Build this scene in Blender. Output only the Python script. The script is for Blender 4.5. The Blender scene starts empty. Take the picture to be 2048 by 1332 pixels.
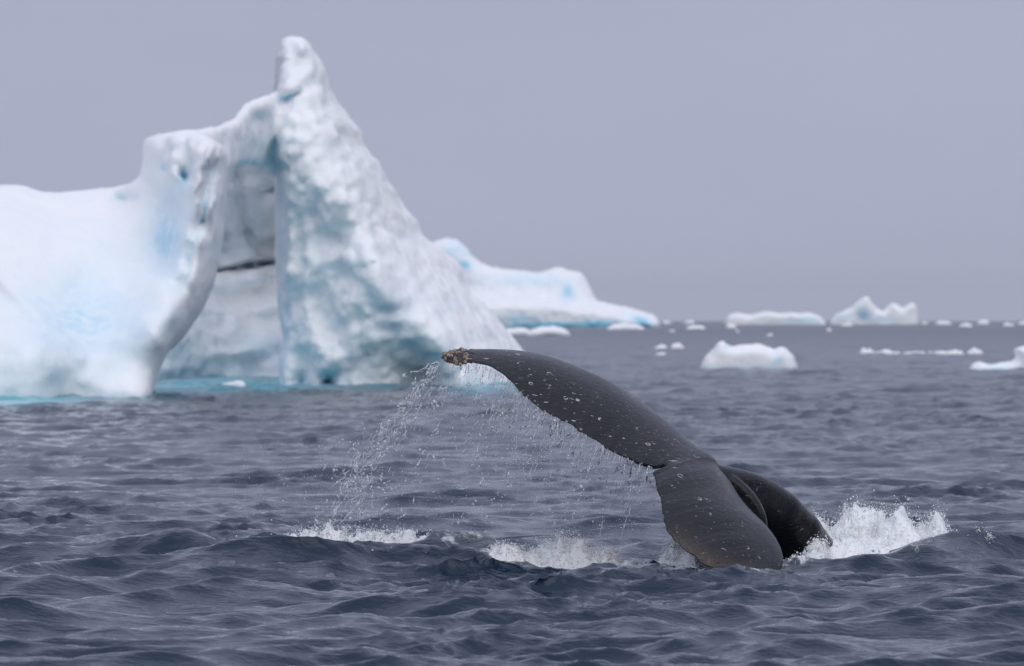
import bpy, bmesh, math, random
import numpy as np
from mathutils import Vector

rng = np.random.default_rng(7)
random.seed(7)
SC = bpy.context.scene
COL = SC.collection
R = math.radians

# ------------------------------------------------------------------ camera
CAM_H = 1.95            # eye height above the water, metres
FOC = 200.0 / 36.0 * 2048.0
HORIZON = 640.0
cam_d = bpy.data.cameras.new("camera")
cam_d.lens = 200.0
cam_d.sensor_width = 36.0
cam_d.clip_start = 0.5
cam_d.clip_end = 80000.0
cam_d.dof.use_dof = True
cam_d.dof.focus_distance = 44.1
cam_d.dof.aperture_fstop = 5.0
cam = bpy.data.objects.new("camera", cam_d)
COL.objects.link(cam)
cam.location = (0, 0, CAM_H)
cam.rotation_euler = (R(90) - math.atan((666.0 - HORIZON) / FOC), 0, 0)
SC.camera = cam

# ------------------------------------------------------------------ world: overcast
SUN_EL, SUN_AZ = R(46), R(16)      # bright part of the cloud deck: behind the camera, to the right
world = bpy.data.worlds.new("World")
SC.world = world
world.use_nodes = True
nt = world.node_tree
nt.nodes.clear()
w_out = nt.nodes.new("ShaderNodeOutputWorld")
w_bg = nt.nodes.new("ShaderNodeBackground")
sky = nt.nodes.new("ShaderNodeTexSky")
sky.sky_type = 'NISHITA'
sky.sun_disc = False
sky.sun_elevation = SUN_EL
sky.sun_rotation = math.pi - SUN_AZ
sky.dust_density = 4.0
tc = nt.nodes.new("ShaderNodeTexCoord")
sep = nt.nodes.new("ShaderNodeSeparateXYZ")
nt.links.new(tc.outputs["Generated"], sep.inputs[0])
# an even cloud deck, brighter overhead than at the horizon (standard overcast)
ramp = nt.nodes.new("ShaderNodeMapRange")
ramp.inputs["From Min"].default_value = 0.0
ramp.inputs["From Max"].default_value = 1.0
ramp.inputs["To Min"].default_value = 4.5
ramp.inputs["To Max"].default_value = 6.8
zp = nt.nodes.new("ShaderNodeMath"); zp.operation = 'POWER'; zp.use_clamp = True
zp.inputs[1].default_value = 1.4
zc = nt.nodes.new("ShaderNodeMath"); zc.operation = 'MAXIMUM'; zc.inputs[1].default_value = 0.0
nt.links.new(sep.outputs["Z"], zc.inputs[0]); nt.links.new(zc.outputs[0], zp.inputs[0])
nt.links.new(zp.outputs[0], ramp.inputs["Value"])
cn = nt.nodes.new("ShaderNodeTexNoise")
cn.inputs["Scale"].default_value = 5.0
cn.inputs["Detail"].default_value = 5.0
cmap = nt.nodes.new("ShaderNodeMapping")
cmap.inputs["Scale"].default_value = (1.0, 1.0, 4.0)
nt.links.new(tc.outputs["Generated"], cmap.inputs[0])
nt.links.new(cmap.outputs[0], cn.inputs["Vector"])
cr = nt.nodes.new("ShaderNodeMapRange")
cr.inputs["From Min"].default_value = 0.3
cr.inputs["From Max"].default_value = 0.7
cr.inputs["To Min"].default_value = 0.96
cr.inputs["To Max"].default_value = 1.04
nt.links.new(cn.outputs["Fac"], cr.inputs["Value"])
mul = nt.nodes.new("ShaderNodeMath"); mul.operation = 'MULTIPLY'
nt.links.new(ramp.outputs[0], mul.inputs[0]); nt.links.new(cr.outputs[0], mul.inputs[1])
vm = nt.nodes.new("ShaderNodeVectorMath"); vm.operation = 'SCALE'
vm.inputs[0].default_value = (0.90, 0.965, 1.27)
nt.links.new(mul.outputs[0], vm.inputs["Scale"])
mx = nt.nodes.new("ShaderNodeMix"); mx.data_type = 'RGBA'
mx.inputs["Factor"].default_value = 0.97
nt.links.new(sky.outputs[0], mx.inputs["A"])
nt.links.new(vm.outputs[0], mx.inputs["B"])
nt.links.new(mx.outputs["Result"], w_bg.inputs["Color"])
w_bg.inputs["Strength"].default_value = 0.1
nt.links.new(w_bg.outputs[0], w_out.inputs["Surface"])

sun_d = bpy.data.lights.new("sun", 'SUN')
sun_d.energy = 1.3
sun_d.angle = R(70)
sun_d.color = (1.0, 0.97, 0.93)
sun = bpy.data.objects.new("sun", sun_d)
COL.objects.link(sun)
sd = Vector((math.sin(SUN_AZ) * math.cos(SUN_EL), -math.cos(SUN_AZ) * math.cos(SUN_EL), math.sin(SUN_EL)))
sun.rotation_euler = sd.to_track_quat('Z', 'Y').to_euler()

SC.view_settings.view_transform = 'Standard'
SC.view_settings.look = 'None'
SC.view_settings.exposure = 0.0
SC.view_settings.gamma = 1.0
SC.view_settings.use_curve_mapping = False
SC.cycles.use_denoising = True
SC.cycles.max_bounces = 6
SC.cycles.transmission_bounces = 6

# ------------------------------------------------------------------ helpers
def at(px, py, Y):
    """metres of the point seen at photo pixel (px, py) standing Y metres away"""
    px = np.asarray(px, float); py = np.asarray(py, float); Y = np.asarray(Y, float)
    return np.stack([(px - 1024.0) / FOC * Y, Y + 0 * px, CAM_H - (py - HORIZON) / FOC * Y], -1)

def to_px(P):
    return 1024.0 + P[:, 0] / P[:, 1] * FOC, HORIZON + (CAM_H - P[:, 2]) / P[:, 1] * FOC

def water_y(Y):          # photo row of the water line Y metres away
    return HORIZON + CAM_H * FOC / Y

def _hash(ix, iy, iz, seed):
    h = (ix * 374761393 + iy * 668265263 + iz * 2147483647 + seed * 974634211).astype(np.int64)
    h = (h ^ (h >> 13)) * 1274126177
    h = h ^ (h >> 16)
    return (h & 0xFFFFFF).astype(np.float64) / float(0xFFFFFF) * 2 - 1

def vnoise(P, seed=0):
    P = np.asarray(P, float)
    I = np.floor(P).astype(np.int64); F = P - I
    F = F * F * F * (F * (F * 6 - 15) + 10)
    out = 0
    for dx in (0, 1):
        for dy in (0, 1):
            for dz in (0, 1):
                w = (F[:, 0] if dx else 1 - F[:, 0]) * (F[:, 1] if dy else 1 - F[:, 1]) * (F[:, 2] if dz else 1 - F[:, 2])
                out = out + w * _hash(I[:, 0] + dx, I[:, 1] + dy, I[:, 2] + dz, seed)
    return out

def fbm(P, octaves=4, seed=0, gain=0.5):
    s = 0; a = 1.0
    for o in range(octaves):
        s = s + a * vnoise(P * (2.03 ** o) + 17.3 * o, seed + o)
        a *= gain
    return s

def cells(P2, seed=0):
    """flat random value per cell of a jittered grid, and the gap to the next cell"""
    I = np.floor(P2).astype(np.int64); z = np.zeros(len(P2), np.int64)
    b1 = np.full(len(P2), 9.0); b2 = b1.copy(); val = np.zeros(len(P2))
    for dx in (-1, 0, 1):
        for dy in (-1, 0, 1):
            cx, cy = I[:, 0] + dx, I[:, 1] + dy
            qx = cx + .5 + .45 * _hash(cx, cy, z, seed); qy = cy + .5 + .45 * _hash(cx, cy, z + 1, seed)
            d = np.hypot(P2[:, 0] - qx, P2[:, 1] - qy); v = _hash(cx, cy, z + 2, seed)
            m = d < b1
            b2 = np.where(m, b1, np.minimum(b2, d)); val = np.where(m, v, val); b1 = np.where(m, d, b1)
    return val, b2 - b1

def mesh_np(name, V, F, smooth=True):
    """V (n,3) float, F (m,3|4) int"""
    me = bpy.data.meshes.new(name)
    V = np.ascontiguousarray(V, np.float32); F = np.ascontiguousarray(F, np.int32)
    me.vertices.add(len(V)); me.vertices.foreach_set("co", V.ravel())
    k = F.shape[1]
    me.loops.add(F.size); me.loops.foreach_set("vertex_index", F.ravel())
    me.polygons.add(len(F))
    me.polygons.foreach_set("loop_start", np.arange(0, F.size, k, dtype=np.int32))
    me.polygons.foreach_set("use_smooth", np.full(len(F), smooth, bool))
    me.update(calc_edges=True)
    me.validate()
    return me

def verts_of(me):
    a = np.empty(len(me.vertices) * 3, np.float32); me.vertices.foreach_get("co", a)
    return a.reshape(-1, 3).astype(float)

def set_verts(me, V):
    me.vertices.foreach_set("co", np.ascontiguousarray(V, np.float32).ravel()); me.update()

def normals_of(me):
    a = np.empty(len(me.vertices) * 3, np.float32); me.vertices.foreach_get("normal", a)
    return a.reshape(-1, 3).astype(float)

def attr(me, name, vals):
    a = me.attributes.new(name, 'FLOAT', 'POINT')
    a.data.foreach_set("value", np.ascontiguousarray(vals, np.float32))

def link(name, me, mat=None, parent=None):
    o = bpy.data.objects.new(name, me); COL.objects.link(o)
    if mat is not None:
        me.materials.clear(); me.materials.append(mat)
    if parent is not None: o.parent = parent
    return o

def tag(o, label=None, cat=None, group=None, kind=None):
    if label: o["label"] = label
    if cat: o["category"] = cat
    if group: o["group"] = group
    if kind: o["kind"] = kind
    return o

def remesh(parts, voxel, smooth_iter=2):
    """join closed meshes given as (V, F) and fuse them into one continuous surface"""
    Vs, Fs, n = [], [], 0
    for V, F in parts:
        if F.shape[1] == 4:
            F = np.concatenate([F[:, [0, 1, 2]], F[:, [0, 2, 3]]])
        Vs.append(V); Fs.append(F + n); n += len(V)
    me = mesh_np("tmp", np.concatenate(Vs), np.concatenate(Fs))
    o = bpy.data.objects.new("tmp", me); COL.objects.link(o)
    m = o.modifiers.new("r", 'REMESH'); m.mode = 'VOXEL'; m.voxel_size = voxel; m.use_smooth_shade = True
    if smooth_iter:
        s = o.modifiers.new("s", 'SMOOTH'); s.factor = 0.5; s.iterations = smooth_iter
    dg = bpy.context.evaluated_depsgraph_get()
    out = bpy.data.meshes.new_from_object(o.evaluated_get(dg))
    bpy.data.objects.remove(o); bpy.data.meshes.remove(me)
    out.polygons.foreach_set("use_smooth", np.full(len(out.polygons), True, bool))
    return out

def seg_dist(P, poly, closed=True):
    """distance and nearest point of P (n,2) to a polyline"""
    poly = np.asarray(poly, float)
    A = poly; B = np.roll(poly, -1, 0)
    if not closed: A, B = poly[:-1], poly[1:]
    best = np.full(len(P), 1e18); near = np.zeros_like(P)
    for a, b in zip(A, B):
        d = b - a; L = max(d @ d, 1e-12)
        t = np.clip(((P - a) @ d) / L, 0, 1)
        q = a + t[:, None] * d
        r = ((P - q) ** 2).sum(1)
        m = r < best
        best[m] = r[m]; near[m] = q[m]
    return np.sqrt(best), near

def inside(P, poly):
    poly = np.asarray(poly, float); x, y = P[:, 0], P[:, 1]
    res = np.zeros(len(P), bool)
    j = len(poly) - 1
    for i in range(len(poly)):
        xi, yi = poly[i]; xj, yj = poly[j]
        c = ((yi > y) != (yj > y)) & (x < (xj - xi) * (y - yi) / (yj - yi + 1e-12) + xi)
        res ^= c; j = i
    return res

def tps(ctrl, smooth=1e-3):
    C = np.asarray(ctrl, float); X = C[:, :2] / 300.0; z = C[:, 2]
    def k(r): return np.where(r > 1e-9, r * r * np.log(r + 1e-12), 0)
    n = len(X)
    D = np.sqrt(((X[:, None] - X[None]) ** 2).sum(-1))
    A = np.zeros((n + 3, n + 3)); A[:n, :n] = k(D) + smooth * np.eye(n)
    A[:n, n] = 1; A[:n, n + 1:] = X; A[n, :n] = 1; A[n + 1:, :n] = X.T
    w = np.linalg.solve(A, np.concatenate([z, np.zeros(3)]))
    def f(P):
        Q = P / 300.0
        r = np.sqrt(((Q[:, None] - X[None]) ** 2).sum(-1))
        return k(r) @ w[:n] + w[n] + Q @ w[n + 1:]
    return f

def solid(poly, front, step, edge_px, edge_m, back=None, half=None, yref=None, extra=None):
    """closed solid whose outline is poly; front(P) gives the near depth.
    half(d): lens shaped, otherwise back: distance of the rear face."""
    poly = np.asarray(poly, float)
    x0, y0 = poly.min(0) - step; x1, y1 = poly.max(0) + step
    nx = int((x1 - x0) / step) + 2; ny = int((y1 - y0) / step) + 2
    gx, gy = np.meshgrid(x0 + np.arange(nx) * step, y0 + np.arange(ny) * step)
    cx = (gx[:-1, :-1] + step / 2).ravel(); cy = (gy[:-1, :-1] + step / 2).ravel()
    fin = inside(np.stack([cx, cy], 1), poly).reshape(ny - 1, nx - 1)
    idx = np.arange(nx * ny).reshape(ny, nx)
    Q = np.stack([idx[:-1, :-1], idx[:-1, 1:], idx[1:, 1:], idx[1:, :-1]], -1)[fin]
    cnt = np.zeros(nx * ny, int); np.add.at(cnt, Q.ravel(), 1)
    used = np.where(cnt > 0)[0]
    remap = -np.ones(nx * ny, int); remap[used] = np.arange(len(used))
    Q = remap[Q]
    P = np.stack([gx.ravel()[used], gy.ravel()[used]], 1)
    border = cnt[used] < 4
    d, near = seg_dist(P, poly)
    P[border] = near[border]; d[border] = 0
    f = front(P)
    rnd = np.clip(1 - d / edge_px, 0, 1)
    prof = np.sqrt(np.clip(1 - rnd ** 2, 0, 1))       # 0 at the rim, 1 inside
    fr = f + edge_m * (1 - prof)
    if extra is not None: fr = fr + extra(P) * prof
    if back is None: bk = f + edge_m + half * prof
    else: bk = np.maximum((back(f) if callable(back) else np.full(len(P), back)) - edge_m * (1 - prof), fr + 0.02)
    Vf = at(P[:, 0], P[:, 1], fr)
    yr = f.mean() if yref is None else yref
    Vb = at(P[:, 0], P[:, 1], np.full(len(P), yr)); Vb[:, 1] = bk
    if back is not None:                                   # rear face: same outline, drawn in a little
        Vb = at(P[:, 0], P[:, 1], bk); k_ = fr / bk
        Vb[:, 2] = Vf[:, 2] * 0.75 + Vb[:, 2] * 0.25
    if back is None: Vb[:, [0, 2]] = Vf[:, [0, 2]]
    n = len(P)
    # rim edges: edges used once
    E = np.concatenate([Q[:, [0, 1]], Q[:, [1, 2]], Q[:, [2, 3]], Q[:, [3, 0]]])
    key = np.sort(E, 1); _, inv, c = np.unique(key[:, 0].astype(np.int64) * n + key[:, 1], return_inverse=True, return_counts=True)
    rim = E[c[inv] == 1]
    side = np.stack([rim[:, 1], rim[:, 0], rim[:, 0] + n, rim[:, 1] + n], 1)
    F = np.concatenate([Q, Q[:, ::-1] + n, side])
    return np.concatenate([Vf, Vb]), F

# ------------------------------------------------------------------ node helpers
class NT:
    def __init__(s, name):
        s.m = bpy.data.materials.new(name); s.m.use_nodes = True
        s.t = s.m.node_tree; s.t.nodes.clear()
        s.out = s.n("ShaderNodeOutputMaterial")
    def n(s, k, **kw):
        x = s.t.nodes.new(k)
        for a, b in kw.items(): setattr(x, a, b)
        return x
    def l(s, a, b): s.t.links.new(a, b)
    def val(s, x, sock):
        if hasattr(x, "links") or hasattr(x, "is_linked"): s.l(x, sock)
        else: sock.default_value = x
    def math(s, op, a, b=0.0, clamp=False):
        x = s.n("ShaderNodeMath", operation=op); x.use_clamp = clamp
        s.val(a, x.inputs[0]); s.val(b, x.inputs[1]); return x.outputs[0]
    def mix(s, f, a, b):
        x = s.n("ShaderNodeMix", data_type='RGBA')
        s.val(f, x.inputs["Factor"])
        for v, k in ((a, "A"), (b, "B")):
            if isinstance(v, tuple): x.inputs[k].default_value = v + (1,)
            else: s.l(v, x.inputs[k])
        return x.outputs["Result"]
    def noise(s, scale, detail=3, rough=0.5, vec=None, dist=0.0, out="Fac"):
        x = s.n("ShaderNodeTexNoise"); x.inputs["Scale"].default_value = scale
        x.inputs["Detail"].default_value = detail; x.inputs["Roughness"].default_value = rough
        x.inputs["Distortion"].default_value = dist
        if vec is not None: s.l(vec, x.inputs["Vector"])
        return x.outputs[out]
    def coord(s, scale=(1, 1, 1), rot=(0, 0, 0)):
        g = s.n("ShaderNodeNewGeometry"); m = s.n("ShaderNodeMapping")
        m.inputs["Scale"].default_value = scale; m.inputs["Rotation"].default_value = rot
        s.l(g.outputs["Position"], m.inputs[0]); return m.outputs[0]
    def rng(s, v, a, b, c=0.0, d=1.0, smooth=False):
        x = s.n("ShaderNodeMapRange"); x.clamp = True
        if smooth: x.interpolation_type = 'SMOOTHSTEP'
        s.val(v, x.inputs["Value"])
        for k, q in (("From Min", a), ("From Max", b), ("To Min", c), ("To Max", d)): x.inputs[k].default_value = q
        return x.outputs[0]
    def attr(s, name):
        x = s.n("ShaderNodeAttribute"); x.attribute_name = name; return x.outputs["Fac"]
    def bsdf(s, **kw):
        b = s.n("ShaderNodeBsdfPrincipled")
        for k, v in kw.items():
            k = k.replace("_", " ")
            if isinstance(v, tuple) and len(v) == 3 and k == "Base Color": v = v + (1,)
            s.val(v, b.inputs[k])
        return b
    def bump(s, h, dist, strength=1.0, normal=None):
        x = s.n("ShaderNodeBump"); x.inputs["Distance"].default_value = dist
        x.inputs["Strength"].default_value = strength
        s.l(h, x.inputs["Height"])
        if normal is not None: s.l(normal, x.inputs["Normal"])
        return x.outputs[0]
    def done(s, sh):
        s.l(sh, s.out.inputs["Surface"]); return s.m

# ------------------------------------------------------------------ materials
def mat_water():
    t = NT("sea_water")
    foam, tint, calm = t.attr("foam"), t.attr("tint"), t.attr("far")
    base = t.mix(tint, (0.010, 0.023, 0.045), (0.07, 0.52, 0.62))
    # foam breaks up into cells and threads
    c1 = t.coord((6, 3.2, 6)); n1 = t.noise(1.0, 6, 0.65, c1, 1.2)
    f = t.math('ADD', t.math('MULTIPLY', foam, 1.15), t.math('MULTIPLY', t.math('SUBTRACT', n1, 0.5), 1.6))
    fm = t.rng(f, 0.48, 0.78, 0, 1, True)
    base = t.mix(fm, base, (0.80, 0.83, 0.86))
    ro = t.math('ADD', t.rng(calm, 0, 1, 0.04, 0.26), t.math('MULTIPLY', fm, 0.5))
    # small wind ripples
    r1 = t.noise(1.0, 4, 0.55, t.coord((5, 7.5, 5), (0, 0, 0.25)), 0.4)
    r2 = t.noise(1.0, 3, 0.5, t.coord((14, 26, 14), (0, 0, -0.2)), 0.3)
    h = t.math('ADD', t.math('MULTIPLY', r1, 0.016), t.math('MULTIPLY', r2, 0.009))
    h = t.math('ADD', h, t.math('MULTIPLY', t.math('MULTIPLY', fm, n1), 0.03))
    nb = t.bump(h, 1.0, 0.9)
    b = t.bsdf(Base_Color=base, Roughness=ro, IOR=1.333, Normal=nb)
    return t.done(b.outputs[0])

def mat_ice():
    t = NT("iceberg_ice")
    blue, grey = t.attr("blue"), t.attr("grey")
    c = t.coord()
    n1 = t.noise(0.55, 5, 0.55, c); n2 = t.noise(3.0, 5, 0.6, c)
    lay = t.noise(1.0, 3, 0.5, t.coord((0.25, 0.25, 2.2)))
    snow = t.mix(t.rng(n1, 0.35, 0.7), (0.93, 0.94, 0.945), (0.88, 0.92, 0.94))
    bl = t.math('MULTIPLY', blue, t.rng(n2, 0.25, 0.6, 0.55, 1.1))
    col = t.mix(t.rng(bl, 0.0, 0.55, 0, 1), snow, (0.68, 0.83, 0.92))
    col = t.mix(t.rng(bl, 0.45, 1.0, 0, 1), col, (0.22, 0.60, 0.76))
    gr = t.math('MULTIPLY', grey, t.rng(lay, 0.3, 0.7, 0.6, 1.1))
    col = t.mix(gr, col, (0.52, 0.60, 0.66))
    nb = t.bump(n2, 0.12, 0.6)
    b = t.bsdf(Base_Color=col, Roughness=0.65, IOR=1.31, Normal=nb)
    b.inputs["Subsurface Weight"].default_value = 0.5
    b.inputs["Subsurface Radius"].default_value = (0.65, 0.85, 1.0)
    b.inputs["Subsurface Scale"].default_value = 0.7
    b.inputs["Specular IOR Level"].default_value = 0.3
    return t.done(b.outputs[0])

def mat_skin():
    t = NT("wet_whale_skin")
    worn, brown = t.attr("worn"), t.attr("brown")
    c = t.coord()
    n1 = t.noise(2.0, 5, 0.6, c); n2 = t.noise(60.0, 4, 0.6, c)
    col = t.mix(t.rng(n1, 0.3, 0.7), (0.0085, 0.009, 0.011), (0.014, 0.0148, 0.018))
    col = t.mix(t.math('MULTIPLY', brown, t.rng(n2, 0.3, 0.6)), col, (0.085, 0.062, 0.050))
    # pale ring scars and short scratches left by barnacles
    def rings(scale, r, w, keep, off):
        m = t.n("ShaderNodeVectorMath", operation='ADD'); t.l(c, m.inputs[0]); m.inputs[1].default_value = (off, off, off)
        v = t.n("ShaderNodeTexVoronoi"); v.inputs["Scale"].default_value = scale; v.inputs["Randomness"].default_value = 0.9
        t.l(m.outputs[0], v.inputs["Vector"])
        d = t.math('ABSOLUTE', t.math('SUBTRACT', v.outputs["Distance"], r))
        on = t.rng(d, w * 0.4, w, 1, 0)
        s = t.n("ShaderNodeSeparateColor"); t.l(v.outputs["Color"], s.inputs[0])
        gate = t.math('GREATER_THAN', s.outputs[0], keep)
        br = t.rng(t.noise(18.0, 2, 0.5, m.outputs[0]), 0.47, 0.56)
        return t.math('MULTIPLY', t.math('MULTIPLY', on, gate), br)
    rg = t.math('ADD', rings(6.0, 0.15, 0.03, 0.62, 0.0), rings(11.0, 0.18, 0.05, 0.8, 3.3), True)
    streak = t.noise(1.0, 2, 0.5, t.coord((10, 60, 60), (0.2, 0.5, 0.4)))
    streak2 = t.noise(1.0, 2, 0.6, t.coord((26, 50, 70), (-0.3, 0.9, 0.1)))
    rg = t.math('ADD', rg, t.math('MULTIPLY', t.rng(streak, 0.69, 0.73), 0.9), True)
    rg = t.math('ADD', rg, t.math('MULTIPLY', t.rng(streak2, 0.70, 0.74), 0.7), True)
    col = t.mix(t.math('MULTIPLY', rg, t.rng(worn, 0, 1, 0.35, 1.0)), col, (0.55, 0.53, 0.53))
    wr = t.noise(1.0, 4, 0.6, t.coord((14, 14, 60), (0.3, 0.55, 0.2)))
    h = t.math('ADD', t.math('MULTIPLY', wr, 0.010), t.math('MULTIPLY', n2, 0.003))
    nb = t.bump(h, 1.0, 0.7)
    b = t.bsdf(Base_Color=col, Roughness=t.rng(n1, 0.3, 0.7, 0.20, 0.40), IOR=1.35, Normal=nb)
    return t.done(b.outputs[0])

def mat_barnacle():
    t = NT("barnacle_shell")
    n = t.noise(55.0, 4, 0.6, t.coord())
    col = t.mix(t.rng(n, 0.35, 0.65), (0.09, 0.065, 0.04), (0.50, 0.42, 0.34))
    b = t.bsdf(Base_Color=col, Roughness=0.55)
    return t.done(b.outputs[0])

def mat_drop():
    t = NT("airborne_water")
    g = t.bsdf(Base_Color=(0.96, 0.98, 1.0), Roughness=0.02, IOR=1.333)
    g.inputs["Transmission Weight"].default_value = 1.0
    d = t.bsdf(Base_Color=(0.86, 0.89, 0.93), Roughness=0.25, IOR=1.333)
    ms = t.n("ShaderNodeMixShader"); ms.inputs[0].default_value = 0.72
    t.l(g.outputs[0], ms.inputs[1]); t.l(d.outputs[0], ms.inputs[2])
    return t.done(ms.outputs[0])

def mat_foam():
    t = NT("white_foam")
    n = t.noise(4.0, 5, 0.6, t.coord()); n2 = t.noise(45.0, 4, 0.65, t.coord())
    col = t.mix(t.rng(n, 0.5, 0.72), (0.94, 0.95, 0.955), (0.82, 0.89, 0.91))
    b = t.bsdf(Base_Color=col, Roughness=0.4, IOR=1.333, Normal=t.bump(n2, 0.02, 0.8))
    return t.done(b.outputs[0])

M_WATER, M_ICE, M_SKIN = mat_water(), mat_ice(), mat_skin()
M_BARN, M_DROP, M_FOAM = mat_barnacle(), mat_drop(), mat_foam()

# ------------------------------------------------------------------ sea
def ocean_tile(L, N, lmin, lmax, rms, wind, spread, seed, power=4.0):
    r = np.random.default_rng(seed)
    k1 = np.fft.fftfreq(N, L / N) * 2 * np.pi
    kx, ky = np.meshgrid(k1, k1)
    k = np.hypot(kx, ky); k[0, 0] = 1e-6
    ca = (kx * wind[0] + ky * wind[1]) / k
    S = k ** -power * (spread + (1 - spread) * ca ** 4)
    S *= np.exp(-(2 * np.pi / lmax / k) ** 4) * np.exp(-(k * lmin / (2 * np.pi)) ** 4)
    A = np.sqrt(S) * (r.standard_normal((N, N)) + 1j * r.standard_normal((N, N)))
    A[0, 0] = 0
    h = np.fft.ifft2(A).real; sc = rms / h.std()
    dx = np.fft.ifft2(-1j * kx / k * A).real * sc
    dy = np.fft.ifft2(-1j * ky / k * A).real * sc
    return L, N, np.stack([h * sc, dx, dy], -1).astype(np.float32)

def sample(tile, X, Y):
    L, N, T = tile
    u = (X / L * N) % N; v = (Y / L * N) % N
    i = np.floor(u).astype(int) % N; j = np.floor(v).astype(int) % N
    fu = (u - np.floor(u))[..., None]; fv = (v - np.floor(v))[..., None]
    i2 = (i + 1) % N; j2 = (j + 1) % N
    return (T[j, i] * (1 - fu) + T[j, i2] * fu) * (1 - fv) + (T[j2, i] * (1 - fu) + T[j2, i2] * fu) * fv

TW = np.array([0.30, -0.954])
TILE_A = ocean_tile(53.0, 1024, 0.28, 4.5, 0.058, TW, 0.05, 11, 3.5)
TILE_B = ocean_tile(11.7, 1024, 0.06, 1.1, 0.0175, TW, 0.2, 5, 3.3)

# ridges of water pushed up by the whale: (x, y, height, sigma along, sigma across, direction)
def xw(px, Y): return (px - 1024.0) / FOC * Y
RIDGE = [(-150, .09), (0, .11), (120, .12), (220, .14), (330, .20), (385, .235), (440, .205), (520, .17), (640, .155), (760, .135), (900, .125), (1000, .13), (1060, .09), (1150, .06), (1300, .03), (1420, 0.0)]
def whale_waves(X, Y):
    px = 1024.0 + X / np.maximum(Y, 1) * FOC
    h = np.interp(px, [a for a, b in RIDGE], [b for a, b in RIDGE], left=0.05, right=0)
    yc = 45.4 + 0.35 * np.sin(px / 230.0)
    d = Y - yc
    # steeper on the far side, long lit slope on the near side
    w = np.where(d > 0, np.exp(-np.abs(d) / 0.30), np.exp(-np.abs(d) / 0.62))
    z = 1.5 * h * w
    for (cx, cy, hh, sa, sb, ang) in [
            (xw(1925, 46.2), 46.2, 0.17, 0.75, 0.40, 0.8),
            (xw(1800, 45.4), 45.4, 0.06, 0.6, 0.4, 0.5),
            (xw(1015, 44.0), 44.0, 0.07, 0.30, 0.35, 0.0),
            (xw(1150, 42.3), 42.3, 0.13, 0.55, 0.55, 0.2),
            (xw(1250, 42.2), 42.2, 0.08, 0.35, 0.5, -0.2),
            (xw(60, 43.0), 43.0, 0.08, 0.5, 0.5, 0.1),
            (xw(620, 42.6), 42.6, 0.07, 1.2, 0.5, 0.25),
            (xw(820, 56.0), 56.0, 0.09, 0.4, 0.8, 0.0),
            (xw(1500, 42.6), 42.6, 0.05, 0.8, 0.4, 0.0)]:
        c, s = math.cos(ang), math.sin(ang)
        u = (X - cx) * c + (Y - cy) * s; v = -(X - cx) * s + (Y - cy) * c
        z = z + hh * np.exp(-(u / sa) ** 2 - (v / sb) ** 2)
    return z

def near_calm(X, Y):        # the chop is a little smaller far off, where single waves run together
    return 1.0

FOAM_SPOTS = [   # photo px, distance, half widths (m), amount
    (1420, 43.6, .55, .55, .75), (1340, 44.4, .35, .7, .8), (1180, 45.2, .45, .5, 1.0), (1090, 45.3, .35, .5, .9), (1240, 45.6, .35, .6, .6),
    (1010, 44.5, .22, .35, .7), (930, 45.2, .6, .5, .55), (620, 45.9, .8, .5, .75), (720, 46.0, .7, .6, .7), (820, 45.8, .6, .5, .55), (540, 46.0, .4, .4, .5),
    (1700, 46.9, .8, .9, 1.1), (1820, 46.9, .7, .9, 1.05), (1900, 46.6, .4, .6, .7), (1625, 44.9, .4, .5, 1.0), (1570, 43.9, .3, .4, .6), (1300, 47.5, .5, 1.2, .45),
    (40, 42.8, .35, .5, .42), (1700, 45.3, .5, .4, .5), (1500, 42.7, .45, .22, .5), (1568, 43.2, .2, .3, .8), (1440, 42.8, .3, .25, .55), (1760, 45.6, .7, .35, .55),
]
TINT_SPOTS = [   # turquoise water over the submerged foot of the ice
    (40, 135.0, 1.5, 9.0, .95), (-80, 136.0, 1.4, 10.0, .95), (420, 158.0, 1.6, 9.0, .85), (520, 160.0, 1.6, 9.0, .8), (250, 141.0, .9, 5.0, .35), (360, 165.0, 1.6, 16.0, .95), (450, 178.0, 2.4, 16.0, 1.0),
    (540, 176.0, 1.6, 16.0, .95), (620, 165.0, 1.6, 8.0, .6), (980, 165.0, 1.0, 18.0, .8), (1060, 165.0, 1.2, 18.0, .35), (760, 164.0, 2.2, 5.0, .35), (900, 164.0, 1.6, 5.0, .4),
    (1150, 1380, 30.0, 60.0, .30)]

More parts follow.
